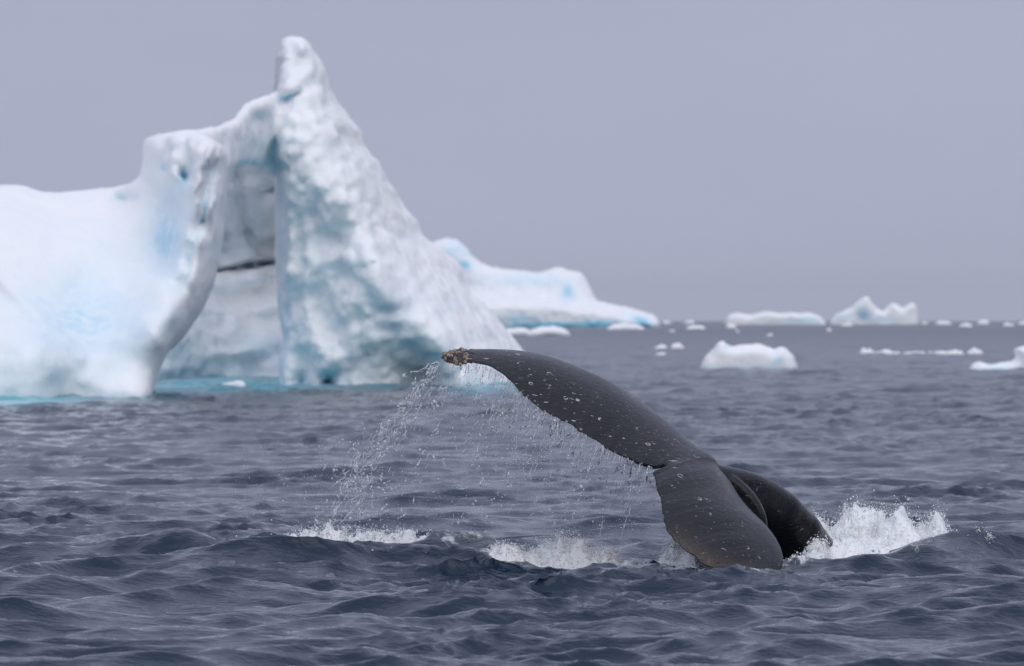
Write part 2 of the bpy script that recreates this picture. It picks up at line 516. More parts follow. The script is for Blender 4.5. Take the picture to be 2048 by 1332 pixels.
def build_sea():
    NC, NR = 590, 1400
    # rows: denser near the camera
    a, b = 24.0 ** -0.5, 12000.0 ** -0.5
    Y = (np.linspace(a, b, NR)) ** -2.0
    back = np.array([-12000., -3000., -400., -80., -10., 8., 18., 22.])
    Y = np.concatenate([back, Y])
    u = np.linspace(-1, 1, NC)
    ex = np.array([1.06, 1.2, 1.5, 2.2, 4, 8, 20, 60, 250, 1000, 5000])
    u = np.concatenate([-ex[::-1], u, ex])
    half = 0.1 * np.maximum(Y, 24.0) * 1.06 + 1.2
    half_out = np.minimum(half[:, None] * np.abs(u)[None], 12500.0) * np.sign(u)[None]
    X0 = half_out; Y0 = np.repeat(Y[:, None], len(u), 1)
    A = sample(TILE_A, X0, Y0); B = sample(TILE_B, X0, Y0)
    # patches of stronger and weaker wind ripples
    P = np.stack([X0.ravel() / 2.6, Y0.ravel() / 7.0, 0 * X0.ravel()], 1)
    gust = (0.72 + 0.75 * fbm(P, 3, 3)).reshape(X0.shape)
    gust = np.clip(gust, 0.15, 1.8) * np.interp(Y0, [44, 56, 100, 300], [1.1, 0.72, 0.9, 1.0])
    fall = np.interp(Y0, [28, 44, 54, 90, 130, 250, 800], [0.98, 1.0, 0.68, 0.56, 0.78, 0.62, 0.9])
    ok = (np.abs(u)[None] <= 1.3) & (Y0 > 20)
    lee = 1 - 0.75 * np.exp(-((X0 - xw(1470, 42.8)) / .6) ** 2 - ((Y0 - 42.6) / 1.1) ** 2)      # slick water round the sinking fluke
    fall = fall * lee
    hz = np.where(ok, A[..., 0] * fall + B[..., 0] * gust, A[..., 0] * 0.3)
    ch = np.where(ok, 1.0, 0.0)
    X1 = X0 + ch * (A[..., 1] * -1.25 + B[..., 1] * gust * -0.85)
    lim = np.clip((Y0 - 20) / 5, 0, 1)
    Y1 = Y0 + ch * lim * (A[..., 2] * -1.25 + B[..., 2] * gust * -0.85)
    hz = hz + np.where(ok, whale_waves(X0, Y0), 0)
    V = np.stack([X1, Y1, hz], -1).reshape(-1, 3)
    nr, nc = X0.shape
    idx = np.arange(nr * nc).reshape(nr, nc)
    F = np.stack([idx[:-1, :-1], idx[:-1, 1:], idx[1:, 1:], idx[1:, :-1]], -1).reshape(-1, 4)
    me = mesh_np("sea", V, F)
    x, y = X0.ravel(), Y0.ravel()
    foam = np.zeros(len(x))
    for (px, Yd, sa, sb, am) in FOAM_SPOTS:
        foam = np.maximum(foam, am * np.exp(-((x - xw(px, Yd)) / sa) ** 2 - ((y - Yd) / sb) ** 2))
    tint = np.zeros(len(x))
    for (px, Yd, sa, sb, am) in TINT_SPOTS:
        tint = np.maximum(tint, am * np.exp(-((x - xw(px, Yd)) / sa) ** 2 - ((y - Yd) / sb) ** 2))
    attr(me, "foam", foam); attr(me, "tint", tint)
    attr(me, "far", np.clip((np.log(np.maximum(y, 1)) - math.log(60)) / (math.log(900) - math.log(60)), 0, 1))
    o = link("sea", me, M_WATER)
    tag(o, kind="structure")
    return o
build_sea()

def sea_z(x, y):
    X = np.atleast_1d(np.asarray(x, float)); Y = np.atleast_1d(np.asarray(y, float))
    return sample(TILE_A, X, Y)[..., 0] + sample(TILE_B, X, Y)[..., 0] + whale_waves(X, Y)

# ------------------------------------------------------------------ icebergs
def gauss_sum(px, py, spots):
    s = np.zeros(len(px))
    for (cx, cy, rx, ry, am, *rot) in spots:
        a = rot[0] if rot else 0.0
        c, q = math.cos(a), math.sin(a)
        u = (px - cx) * c + (py - cy) * q; v = -(px - cx) * q + (py - cy) * c
        s = np.maximum(s, am * np.exp(-(u / rx) ** 2 - (v / ry) ** 2))
    return s

def groove(P, pts, w, depth):
    d, _ = seg_dist(P, pts, closed=False)
    return depth * np.exp(-(d / w) ** 2)

def main_iceberg():
    # --- left mass with its overhanging prow
    polyA = [(-520, 500), (-300, 430), (-120, 395), (-40, 376), (5, 370), (35, 369), (60, 376), (80, 383), (130, 386), (225, 377), (262, 366), (282, 352),
             (289, 325), (289, 290), (294, 276), (310, 270), (345, 268), (400, 268), (432, 282), (446, 292), (453, 312), (452, 345), (449, 380), (441, 440), (437, 515),
             (424, 566), (403, 617), (384, 646), (370, 668), (350, 690), (332, 705), (318, 738), (308, 768), (299, 800), (290, 850), (-520, 860)]
    cA = [(-500, 800, 142), (-200, 800, 141), (0, 795, 141.3), (80, 795, 141.6), (130, 797, 142.6), (200, 792, 142.8), (300, 797, 143), (60, 860, 141), (250, 860, 142.5),
          (70, 690, 141.9), (0, 650, 142.6), (110, 725, 142), (150, 705, 143.2), (70, 620, 144.0), (0, 590, 144.6), (200, 700, 143.6), (285, 705, 143.6),
          (0, 500, 146), (0, 450, 147.3), (0, 378, 151), (130, 395, 152), (225, 388, 152), (130, 450, 149), (200, 500, 148), (200, 600, 146), (290, 600, 145),
          (330, 510, 148.2), (300, 430, 150), (250, 440, 150.2), (345, 410, 149), (375, 330, 147.4), (395, 285, 147.6), (305, 300, 150.5), (292, 350, 151), (320, 360, 149),
          (-300, 600, 146), (-300, 450, 150),
          (412, 305, 146.2), (400, 400, 145.7), (387, 480, 145.2), (364, 560, 144.7), (348, 640, 144.2), (332, 695, 143.9),
          (450, 335, 148.4), (445, 420, 148.2), (437, 510, 148.0), (406, 610, 147.2), (372, 664, 146.2), (346, 694, 145.3), (310, 760, 144)]
    fA = tps(cA)
    def exA(P):
        e = groove(P, [(436, 292), (424, 340), (410, 400), (404, 440), (388, 470), (372, 545), (366, 570)], 7, 0.9)
        e = e + groove(P, [(404, 440), (420, 470)], 6, 0.5)
        for cx, cy, rx, ry, dp in [(366, 362, 15, 22, .8), (328, 338, 12, 14, .7), (300, 320, 9, 20, .5), (408, 412, 7, 18, .8), (355, 572, 22, 26, 1.0), (345, 385, 20, 14, .6),
                                   (242, 398, 30, 15, 1.3), (390, 300, 12, 10, -.5), (398, 345, 12, 40, -.7), (310, 300, 16, 18, -.5), (352, 308, 20, 16, -.5), (345, 350, 8, 14, -.6),
                                   (60, 730, 40, 50, -.3), (190, 770, 25, 30, -.25), (260, 775, 25, 26, -.3), (372, 620, 8, 40, .4)]:
            e = e + dp * np.exp(-((P[:, 0] - cx) / rx) ** 2 - ((P[:, 1] - cy) / ry) ** 2)
        e = e + 0.16 * fbm(np.stack([P[:, 0] / 60, P[:, 1] / 60, 0 * P[:, 0]], 1), 3, 21)
        rough = np.exp(-((P[:, 0] - 375) / 75) ** 2 - ((P[:, 1] - 340) / 90) ** 2)
        cv, cg = cells(np.stack([P[:, 0] / 26 + .25 * P[:, 1] / 34, P[:, 1] / 36], 1), 22)
        e = e + rough * (1.1 * cv + 0.5 * np.exp(-(cg / .12) ** 2)) + rough * 0.2 * fbm(np.stack([P[:, 0] / 20, P[:, 1] / 24, 0 * P[:, 0]], 1), 3, 22)
        e = e + 0.35 * np.maximum(0, 1 - np.abs(P[:, 1] - (560 + 0.95 * P[:, 0])) / 24) * (P[:, 0] < 170) * -1.0
        return e
    pA = solid(polyA, fA, 4.0, 18, 0.9, back=158.0, yref=146, extra=exA)
    # --- ridge that joins the prow to the pinnacle over the bay
    polyE = [(300, 278), (318, 268), (360, 265), (410, 259), (440, 251), (470, 242), (480, 228), (492, 212), (508, 203), (535, 194), (560, 178), (610, 150), (640, 300), (600, 345), (560, 352),
             (530, 330), (500, 322), (470, 325), (452, 350), (430, 400), (330, 400), (296, 340)]
    cE = [(300, 280, 151.5), (300, 340, 151.5), (360, 270, 154), (410, 265, 156.5), (440, 258, 159), (470, 248, 162), (495, 215, 166), (530, 200, 168), (560, 185, 172), (610, 170, 173.5),
          (610, 330, 174.5), (550, 335, 173.5), (510, 310, 167.5), (470, 310, 162), (440, 330, 158), (380, 330, 154.5), (530, 260, 168.5)]
    fE = tps(cE)
    def exE(P): return 0.28 * fbm(np.stack([P[:, 0] / 45, P[:, 1] / 45, 0 * P[:, 0]], 1), 4, 31) + 1.0 * np.exp(-((P[:, 0] - 512) / 18) ** 2 - ((P[:, 1] - 240) / 14) ** 2)
    pE = solid(polyE, fE, 4.0, 16, 0.9, back=lambda f: f + 4.0, yref=168, extra=exE)
    # --- rear wall of the bay
    polyC = [(290, 720), (320, 620), (380, 520), (425, 380), (440, 290), (480, 250), (560, 230), (700, 260), (700, 800), (290, 800)]
    cC = [(300, 770, 184), (370, 762, 189), (450, 758, 193), (620, 765, 194), (430, 545, 197.5), (560, 545, 197.5), (430, 515, 198.5), (560, 515, 198.5), (560, 300, 196), (450, 300, 195), (450, 420, 196.8),
          (560, 420, 197.2), (450, 650, 194.5), (560, 650, 196), (380, 700, 189.5), (330, 740, 186), (640, 400, 198)]
    fC = tps(cC)
    def exC(P):
        e = groove(P, [(415, 545), (470, 535), (520, 529), (600, 524)], 4.5, 2.2)
        e = e + 0.25 * np.sin(P[:, 1] / 11 + 0.02 * P[:, 0] + 2 * fbm(np.stack([P[:, 0] / 90, P[:, 1] / 40, 0 * P[:, 0]], 1), 2, 44))
        e = e + 0.7 * fbm(np.stack([P[:, 0] / 70, P[:, 1] / 60, 0 * P[:, 0]], 1), 4, 41)
        e = e + groove(P, [(470, 330), (480, 400), (498, 470), (520, 500)], 9, 0.6)
        return e
    pC = solid(polyC, fC, 4.0, 20, 2.0, back=206.0, yref=196, extra=exC)
    # --- the pinnacle and its long right-hand snow slope
    polyD = [(554, 215), (555, 160), (557, 112), (562, 86), (570, 77), (590, 75), (608, 78), (617, 88), (627, 106), (637, 122), (650, 150), (658, 180), (672, 204), (692, 228), (716, 262), (722, 290), (737, 312),
             (752, 322), (765, 345), (772, 362), (788, 378), (798, 405), (812, 425), (832, 446), (838, 466), (852, 482), (880, 500), (905, 522), (919, 542), (924, 566), (938, 588), (962, 604), (985, 632), (1003, 655),
             (1030, 692), (1050, 720), (1060, 760), (1040, 800), (566, 810), (562, 740), (570, 680), (562, 600), (558, 500), (556, 380), (553, 280)]
    cD = [(560, 250, 169.8), (562, 400, 169.6), (570, 550, 169.8), (578, 650, 169.8), (580, 760, 169.4), (640, 300, 169.2), (630, 420, 168.9), (650, 550, 168.9), (640, 700, 168.9), (650, 770, 168.6), (610, 620, 169.5), (690, 640, 168.2), (690, 760, 168.0),
          (575, 90, 171.5), (600, 90, 170.9), (600, 180, 170.2), (625, 260, 169.2), (685, 400, 168.3), (728, 490, 167.8), (745, 555, 167.2), (775, 575, 167.5), (700, 480, 168.4), (690, 560, 168.6), (740, 620, 167.7),
          (800, 620, 167.7), (775, 690, 167.9), (830, 690, 167.9), (850, 745, 169.2), (725, 740, 168.4), (770, 770, 168.6), (810, 590, 168.0), (850, 640, 167.6), (880, 690, 167.6), (905, 730, 168), (930, 765, 168.6),
          (650, 170, 171.6), (705, 265, 172), (760, 350, 173), (825, 455, 174.6), (905, 540, 176.5), (960, 615, 176.5), (1030, 705, 177), (800, 500, 171), (860, 590, 170), (940, 680, 171), (985, 745, 171.5), (700, 350, 169.8), (755, 430, 170.6)]
    fD = tps(cD)
    def exD(P):
        x, y = P[:, 0], P[:, 1]
        Q = np.stack([x / 60, y / 60, 0 * x], 1)
        n = fbm(Q + 0.35 * fbm(Q * 1.3, 2, 58)[:, None], 5, 51, 0.55)
        lump = np.abs(fbm(np.stack([x / 30 + y / 70, y / 42, 0 * x], 1), 3, 52))
        cv, cg = cells(np.stack([x / 24 + .3 * y / 30, y / 30 - .2 * x / 30], 1) + .35 * np.stack([n, -n], 1), 57)
        e = 0.20 * n + 0.22 * (lump - 0.4) + 0.15 * cv
        # vertical flutes on the wall towards the bay
        wall = np.exp(-((x - 600) / 60) ** 2) * (y > 430)
        e = e + wall * 0.2 * np.sin(x / 8.5 + 3 * fbm(np.stack([x / 80, y / 120, 0 * x], 1), 2, 53))
        # faint bands on the recessed face; its shade is painted on as grey
        g = np.exp(-((x - 800) / 55) ** 2 - ((y - 650) / 70) ** 2)
        e = e * (1 - 0.65 * g) + g * 0.10 * np.sin(y / 6.5 + x / 60.0)
        e = e + groove(P, [(556, 205), (575, 196), (596, 186)], 6, 1.2) + groove(P, [(560, 330), (556, 430), (563, 560), (575, 640)], 7, 1.0)
        e = e + 1.6 * np.exp(-((x - 655) / 10) ** 2 - ((y - 765) / 16) ** 2) + 0.8 * np.exp(-((x - 605) / 12) ** 2 - ((y - 760) / 30) ** 2)
        for cx, cy, r, dp in [(620, 690, 28, -.9), (655, 720, 26, -.8), (600, 640, 24, -.6), (690, 600, 35, -.5), (700, 700, 30, -.5), (645, 620, 24, .6), (676, 660, 16, .5), (715, 640, 16, .5), (900, 610, 18, .8), (940, 715, 18, .8), (860, 540, 16, .5), (640, 455, 40, .5)]:
            e = e + 0.45 * dp * np.exp(-((x - cx) ** 2 + (y - cy) ** 2) / r ** 2)
        return e
    pD = solid(polyD, fD, 4.0, 20, 1.3, back=199.0, yref=172, extra=exD)
    me = remesh([pA, pE, pC, pD], 0.08, 2)
    V = verts_of(me); N = normals_of(me)
    px, py = to_px(V)
    w = np.clip((V[:, 1] - 147) / 16, 0, 1)                       # smooth snow on the near mass, crumbly ice farther back
    prow = np.exp(-((px - 380) / 60) ** 2 - ((py - 350) / 110) ** 2)
    amp = 0.025 + 0.05 * np.maximum(w, 0.8 * prow)
    V = V + N * (amp * fbm(V / 0.9, 4, 61, 0.55))[:, None] + N * (0.5 * amp * np.abs(fbm(V / 2.3, 3, 62)))[:, None]
    set_verts(me, V)
    front = 1.0
    blue = gauss_sum(px, py, [
        (368, 362, 15, 24, .95, .2), (328, 336, 12, 12, .8), (408, 415, 7, 24, .95, .1), (425, 400, 20, 60, .45, .1), (352, 575, 26, 30, .55), (245, 392, 30, 14, .55), (270, 395, 14, 10, .6),
        (335, 480, 60, 120, .8), (170, 640, 200, 140, .72), (360, 640, 40, 70, .42, .4), (30, 590, 90, 30, .38, .7), (60, 740, 40, 30, .35), (150, 760, 30, 40, .40), (230, 790, 60, 14, .6), (330, 700, 30, 60, .35),  # the widest blue spots here paint in the snow bowl's shading
        (572, 192, 26, 7, 1.0, -.35), (515, 235, 26, 14, .55, -.5), (558, 400, 8, 40, .6), (556, 330, 6, 60, .35), (510, 460, 26, 60, .55), (470, 500, 60, 40, .5), (545, 340, 20, 24, .4), (500, 560, 60, 12, .4),
        (520, 700, 80, 40, .62), (480, 740, 120, 20, .6), (430, 755, 100, 10, .9), (576, 650, 14, 80, .62), (600, 690, 12, 50, .5), (655, 768, 14, 22, 1.2), (605, 765, 26, 20, .8), (690, 768, 40, 10, .5),
        (715, 520, 24, 40, .35), (650, 560, 50, 80, .25), (620, 480, 40, 60, .25), (680, 640, 12, 24, .6, .5), (770, 620, 60, 70, .2), (820, 470, 24, 20, .38), (905, 610, 22, 18, .5), (940, 720, 30, 20, .55), (880, 760, 120, 10, .45),
        (590, 130, 40, 60, .30), (520, 300, 50, 40, .35), (310, 300, 18, 24, .35)])
    grey = gauss_sum(px, py, [(795, 630, 34, 62, .7, -.35), (770, 690, 36, 36, .4), (830, 710, 50, 40, .4), (690, 740, 34, 26, .65), (660, 470, 50, 12, .35, .4), (720, 710, 40, 20, .5)])  # paints the shade of the pinnacle's recess into the ice colour
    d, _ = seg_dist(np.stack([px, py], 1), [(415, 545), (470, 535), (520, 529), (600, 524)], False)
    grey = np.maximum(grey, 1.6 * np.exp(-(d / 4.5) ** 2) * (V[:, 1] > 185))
    d, _ = seg_dist(np.stack([px, py], 1), [(424, 340), (410, 400), (404, 440), (388, 470), (372, 545)], False)
    blue = np.maximum(blue, 0.55 * np.exp(-(d / 8) ** 2)); 
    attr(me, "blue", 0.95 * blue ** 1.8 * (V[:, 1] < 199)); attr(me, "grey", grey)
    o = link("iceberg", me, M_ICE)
    tag(o, "huge white iceberg with a tall pinnacle, a leaning prow and a turquoise bay between", "iceberg")
    return o
main_iceberg()

def simple_ice(name, polys, label, group=None, step=3.0, edge_px=22, voxel=None, noise=None, blue=(), grey=(), cat="iceberg"):
    """polys: list of (outline, distance, bulge towards us, bulge away)"""
    parts = []; yy = []
    for poly, Y, bf, bb in polys:
        f = tps([(poly[0][0], poly[0][1], Y), (poly[0][0] + 50, poly[0][1], Y), (poly[0][0], poly[0][1] + 50, Y), (poly[0][0] + 40, poly[0][1] + 60, Y)])
        parts.append(solid(poly, lambda P, Y=Y: np.full(len(P), Y), step, edge_px, bf, half=bb)); yy.append(Y)
    Y0 = yy[0]; m_px = Y0 / FOC
    vox = voxel or m_px * 3.0
    me = remesh(parts, vox, 3)
    V = verts_of(me); N = normals_of(me); px, py = to_px(V)
    na = (noise if noise is not None else 4.0) * m_px
    V = V + N * (na * fbm(V / (m_px * 26), 4, int(abs(polys[0][0][0][0])) % 97, 0.55))[:, None]
    set_verts(me, V)
    attr(me, "blue", gauss_sum(px, py, blue)); attr(me, "grey", gauss_sum(px, py, grey))
    o = link(name, me, M_ICE)
    return tag(o, label, cat, group)

# berg behind, a low snow dome with a ridge on its back
simple_ice("iceberg", [
    ([(880, 640), (905, 598), (960, 590), (1040, 592), (1120, 596), (1190, 602), (1240, 612), (1290, 624), (1312, 634), (1322, 648), (1318, 664), (1300, 668), (1240, 676), (1100, 680), (960, 684), (880, 680)], 1440, 14, 26),
    ([(820, 640), (830, 560), (850, 500), (866, 482), (890, 476), (915, 481), (935, 497), (948, 515), (965, 528), (982, 535), (1010, 540), (1060, 543), (1090, 542), (1108, 537), (1122, 534), (1136, 541), (1160, 546), (1172, 558),
      (1178, 575), (1186, 590), (1200, 604), (1190, 640)], 1470, 6, 14)],
    "snow domed iceberg with a notched ridge and blue undercut, behind the pinnacle berg", step=3, edge_px=30, noise=3.0,
    blue=[(930, 528, 16, 9, 1.0, .5), (905, 505, 40, 26, .45), (1135, 582, 14, 22, .75), (1060, 560, 120, 14, .4), (1100, 651, 120, 8, 1.3), (1190, 649, 50, 10, 1.2), (1285, 643, 26, 9, 1.1, .4), (1040, 640, 40, 14, .7)])

FL = "drifting ice pieces"
simple_ice("ice_floe", [([(1402, 734), (1408, 716), (1424, 700), (1436, 686), (1446, 682), (1456, 690), (1463, 693), (1490, 689), (1518, 688), (1536, 694), (1548, 700), (1562, 694), (1572, 696), (1586, 710), (1594, 730), (1598, 775), (1398, 775)], 227, .9, 1.3)],
           "white drifting growler with a pointed end and a low hump, alone on open water", FL, step=2.5, edge_px=20, noise=1.6, blue=[(1556, 722, 16, 16, .5), (1500, 735, 100, 6, .5), (1452, 694, 6, 8, .5)], cat="ice floe")
simple_ice("ice_floe", [([(1942, 736), (1950, 726), (1960, 722), (1975, 730), (2000, 726), (2025, 723), (2034, 715), (2030, 702), (2034, 693), (2050, 690), (2085, 696), (2110, 712), (2125, 738), (2125, 772), (1938, 772)], 224, .8, 1.2)],
           "low white floe with a long flat foot and an upright block", FL, step=2.5, edge_px=16, noise=3.0, blue=[(2000, 738, 60, 5, .5)], cat="ice floe")
simple_ice("ice_floe", [([(1056, 668), (1064, 660), (1084, 654), (1106, 652), (1126, 656), (1138, 664), (1140, 676), (1056, 678)], 700, 1.6, 2.5)],
           "small rounded white floe in front of the snow domed iceberg", FL, step=2, edge_px=10, noise=2.0, cat="ice floe")
simple_ice("ice_floe", [([(1000, 668), (1010, 660), (1030, 657), (1050, 656), (1066, 662), (1068, 674), (1000, 676)], 760, 1.4, 2.5)],
           "thin flat white floe beside the foot of the pinnacle berg", FL, step=2, edge_px=7, noise=2.0, cat="ice floe")
simple_ice("ice_floe", [([(1212, 656), (1224, 650), (1250, 647), (1275, 648), (1290, 655), (1290, 666), (1212, 666)], 1150, 1.8, 3)],
           "thin white floe under the blue undercut end of the domed iceberg", FL, step=2, edge_px=7, noise=1.5, cat="ice floe")
simple_ice("ice_floe", [([(436, 776), (446, 767), (462, 764), (476, 760), (488, 762), (492, 772), (486, 786), (438, 788)], 165, .35, .5)],
           "tiny white ice cake floating in the turquoise bay", FL, step=2, edge_px=7, noise=1.5, cat="ice floe")
simple_ice("iceberg", [([(1450, 644), (1456, 630), (1466, 627), (1478, 625), (1486, 629), (1502, 631), (1512, 627), (1524, 624), (1545, 623), (1562, 626), (1588, 624), (1596, 627), (1620, 626), (1640, 632), (1652, 646), (1656, 668), (1446, 668)], 2450, 10, 16)],
           "long flat iceberg on the horizon", step=2, edge_px=9, noise=2.0, blue=[(1600, 642, 50, 6, .6), (1620, 640, 30, 10, .5)])
simple_ice("iceberg", [([(1664, 644), (1674, 628), (1690, 620), (1704, 614), (1718, 602), (1730, 592), (1738, 594), (1746, 608), (1754, 618), (1768, 623), (1776, 614), (1783, 604), (1794, 608), (1804, 617), (1814, 613), (1822, 605), (1831, 610), (1836, 628), (1838, 668), (1660, 668)], 2450, 9, 16)],
           "jagged iceberg with a sharp peak on the horizon", step=2, edge_px=10, noise=2.0, blue=[(1726, 630, 16, 12, .95), (1760, 640, 40, 8, .5), (1690, 632, 20, 10, .4)])

small = [  # px left, px right, top row, distance, words
    (1308, 1335, 686, 392, "small white ice cake beside its rounder twin, far from the growler"), (1341, 1370, 683, 392, "small round white ice cake next to a flatter one"),
    (1312, 1332, 707, 318, "faint low ice cake awash beyond the whale tail"),
    (1718, 1750, 694, 325, "highest lump in the brash ice line, at one end of it"), (1746, 1790, 701, 325, "long low slab touching the highest lump of the brash ice line"), (1786, 1802, 704.5, 325, "flat sliver in the middle of the brash ice line"), (1806, 1852, 704, 326, "longest flat slab of the brash ice line"),
    (1856, 1870, 705, 326, "smallest crumb of the brash ice line"), (1866, 1900, 703.5, 325, "low slab before the tapering piece of the brash ice line"), (1892, 1928, 699, 324, "tapering piece near the end lump of the brash ice line"), (1934, 1966, 696, 326, "rounded lump set apart from the rest of the brash ice line"),
    (1370, 1412, 646, 1250, "thin pale ice cake between the domed iceberg and the flat horizon iceberg"), (1336, 1350, 658, 950, "tiny pale fragment off the tip of the domed iceberg"), (1452, 1474, 643, 1350, "thin pale ice cake under the end of the flat horizon iceberg"), (1470, 1480, 658, 900, "tiny pale fragment below the thin cake under the flat horizon iceberg"),
    (1532, 1546, 666, 690, "tiny pale ice fragment just beyond the pointed growler"), (1652, 1664, 652, 1000, "tiny pale fragment below the gap between flat and jagged horizon icebergs"), (1678, 1712, 640, 1900, "low pale ice foot in front of the jagged horizon iceberg"),
    (1868, 1906, 631, 2600, "wide low berg bit on the horizon beside the one touching the jagged iceberg"), (1914, 1950, 637, 1700, "thin pale ice cake below the horizon above the rounded lump of the brash line"), (1950, 1984, 630, 2700, "low berg bit on the horizon behind the low floe with an upright block"), (2002, 2034, 634, 1900, "thin pale ice cake near the horizon beyond the low floe with an upright block"), (2030, 2080, 631, 2600, "low berg bit on the horizon behind the low floe with an upright block"),
    (1320, 1350, 634, 3200, "low berg bit on the horizon at the tip of the domed iceberg"), (1360, 1392, 635, 3200, "low berg bit on the horizon midway between domed and flat icebergs"), (1838, 1864, 634, 2900, "low berg bit on the horizon touching the jagged iceberg"),
]
for i, (a, b, top, Y, lab) in enumerate(small):
    wy = water_y(Y); r = random.Random(i)
    if Y > 1500: top = wy - (wy - top) * r.uniform(.45, .75); a, b = a + 4 * r.random(), b - 6 * r.random()
    n = 9; pts = []; sk = r.uniform(.6, 1.6)
    for k in range(n + 1):
        u = k / n
        hgt = (math.sin(math.pi * u ** sk) ** 0.6) * (0.45 + 0.55 * r.random())
        pts.append((a + (b - a) * u, wy - (wy - top) * hgt))
    bot = wy + max(3.0, (wy - top) * 1.4)
    if 300 < Y < 340: pts = [(q, h_ - 2.5) for q, h_ in pts]
    poly = pts + [(b, bot), (a, bot)]
    mp = Y / FOC
    simple_ice("ice_floe", [(poly, Y, mp * (b - a) * .3, mp * (b - a) * .4)], lab, FL, step=max(1.0, (b - a) / 24), edge_px=max(3, (wy - top) * .8), voxel=mp * max(1.0, (b - a) / 24), noise=0.9, cat="ice floe")

# ------------------------------------------------------------------ whale tail
def interp_rows(rows, n):
    rows = np.asarray(rows, float); t = np.linspace(0, 1, len(rows)); q = np.linspace(0, 1, n)
    out = np.empty((n, rows.shape[1]))
    # Catmull-Rom
    for i, s in enumerate(q):
        u = s * (len(rows) - 1); k = min(int(u), len(rows) - 2); f = u - k
        p0, p1, p2, p3 = rows[max(k - 1, 0)], rows[k], rows[k + 1], rows[min(k + 2, len(rows) - 1)]
        out[i] = 0.5 * ((2 * p1) + (-p0 + p2) * f + (2 * p0 - 5 * p1 + 4 * p2 - p3) * f * f + (-p0 + 3 * p1 - 3 * p2 + p3) * f ** 3)
    return out

# leading edge px,py,Y  trailing edge px,py,Y  thickness(m)
FLUKE = [
    (884, 714, 44.62, 884, 719, 44.60, .020),
    (896, 707, 44.64, 905, 728, 44.40, .045),
    (918, 704, 44.68, 932, 724, 44.32, .050),
    (950, 704, 44.72, 960, 727, 44.22, .060),
    (985, 703, 44.76, 992, 738, 44.14, .070),
    (1018, 702, 44.78, 1020, 759, 44.06, .080),
    (1060, 706, 44.80, 1047, 789, 43.98, .095),
    (1115, 720, 44.82, 1080, 814, 43.92, .11),
    (1182, 747, 44.84, 1126, 842, 43.86, .105),
    (1241, 777, 44.85, 1176, 870, 43.80, .105),
    (1300, 819, 44.85, 1226, 902, 43.76, .105),
    (1345, 855, 44.85, 1270, 920, 43.74, .11),
    (1387, 896, 44.84, 1306, 933, 43.74, .125),
    (1418, 928, 44.82, 1331, 930, 43.82, .19),
    (1430, 940, 44.78, 1326, 935, 43.72, .235),
    (1442, 955, 44.66, 1309, 946, 43.58, .20),
    (1462, 976, 44.46, 1314, 966, 43.42, .20),
    (1482, 1006, 44.24, 1318, 988, 43.28, .19),
    (1506, 1032, 44.02, 1323, 1014, 43.14, .18),
    (1532, 1055, 43.82, 1333, 1046, 43.02, .17),
    (1552, 1080, 43.66, 1347, 1078, 42.92, .16),
    (1564, 1106, 43.52, 1378, 1104, 42.84, .14),
    (1565, 1132, 43.40, 1420, 1134, 42.78, .12),
    (1552, 1158, 43.28, 1462, 1160, 42.72, .09),
    (1534, 1180, 43.14, 1500, 1182, 42.76, .05),
]
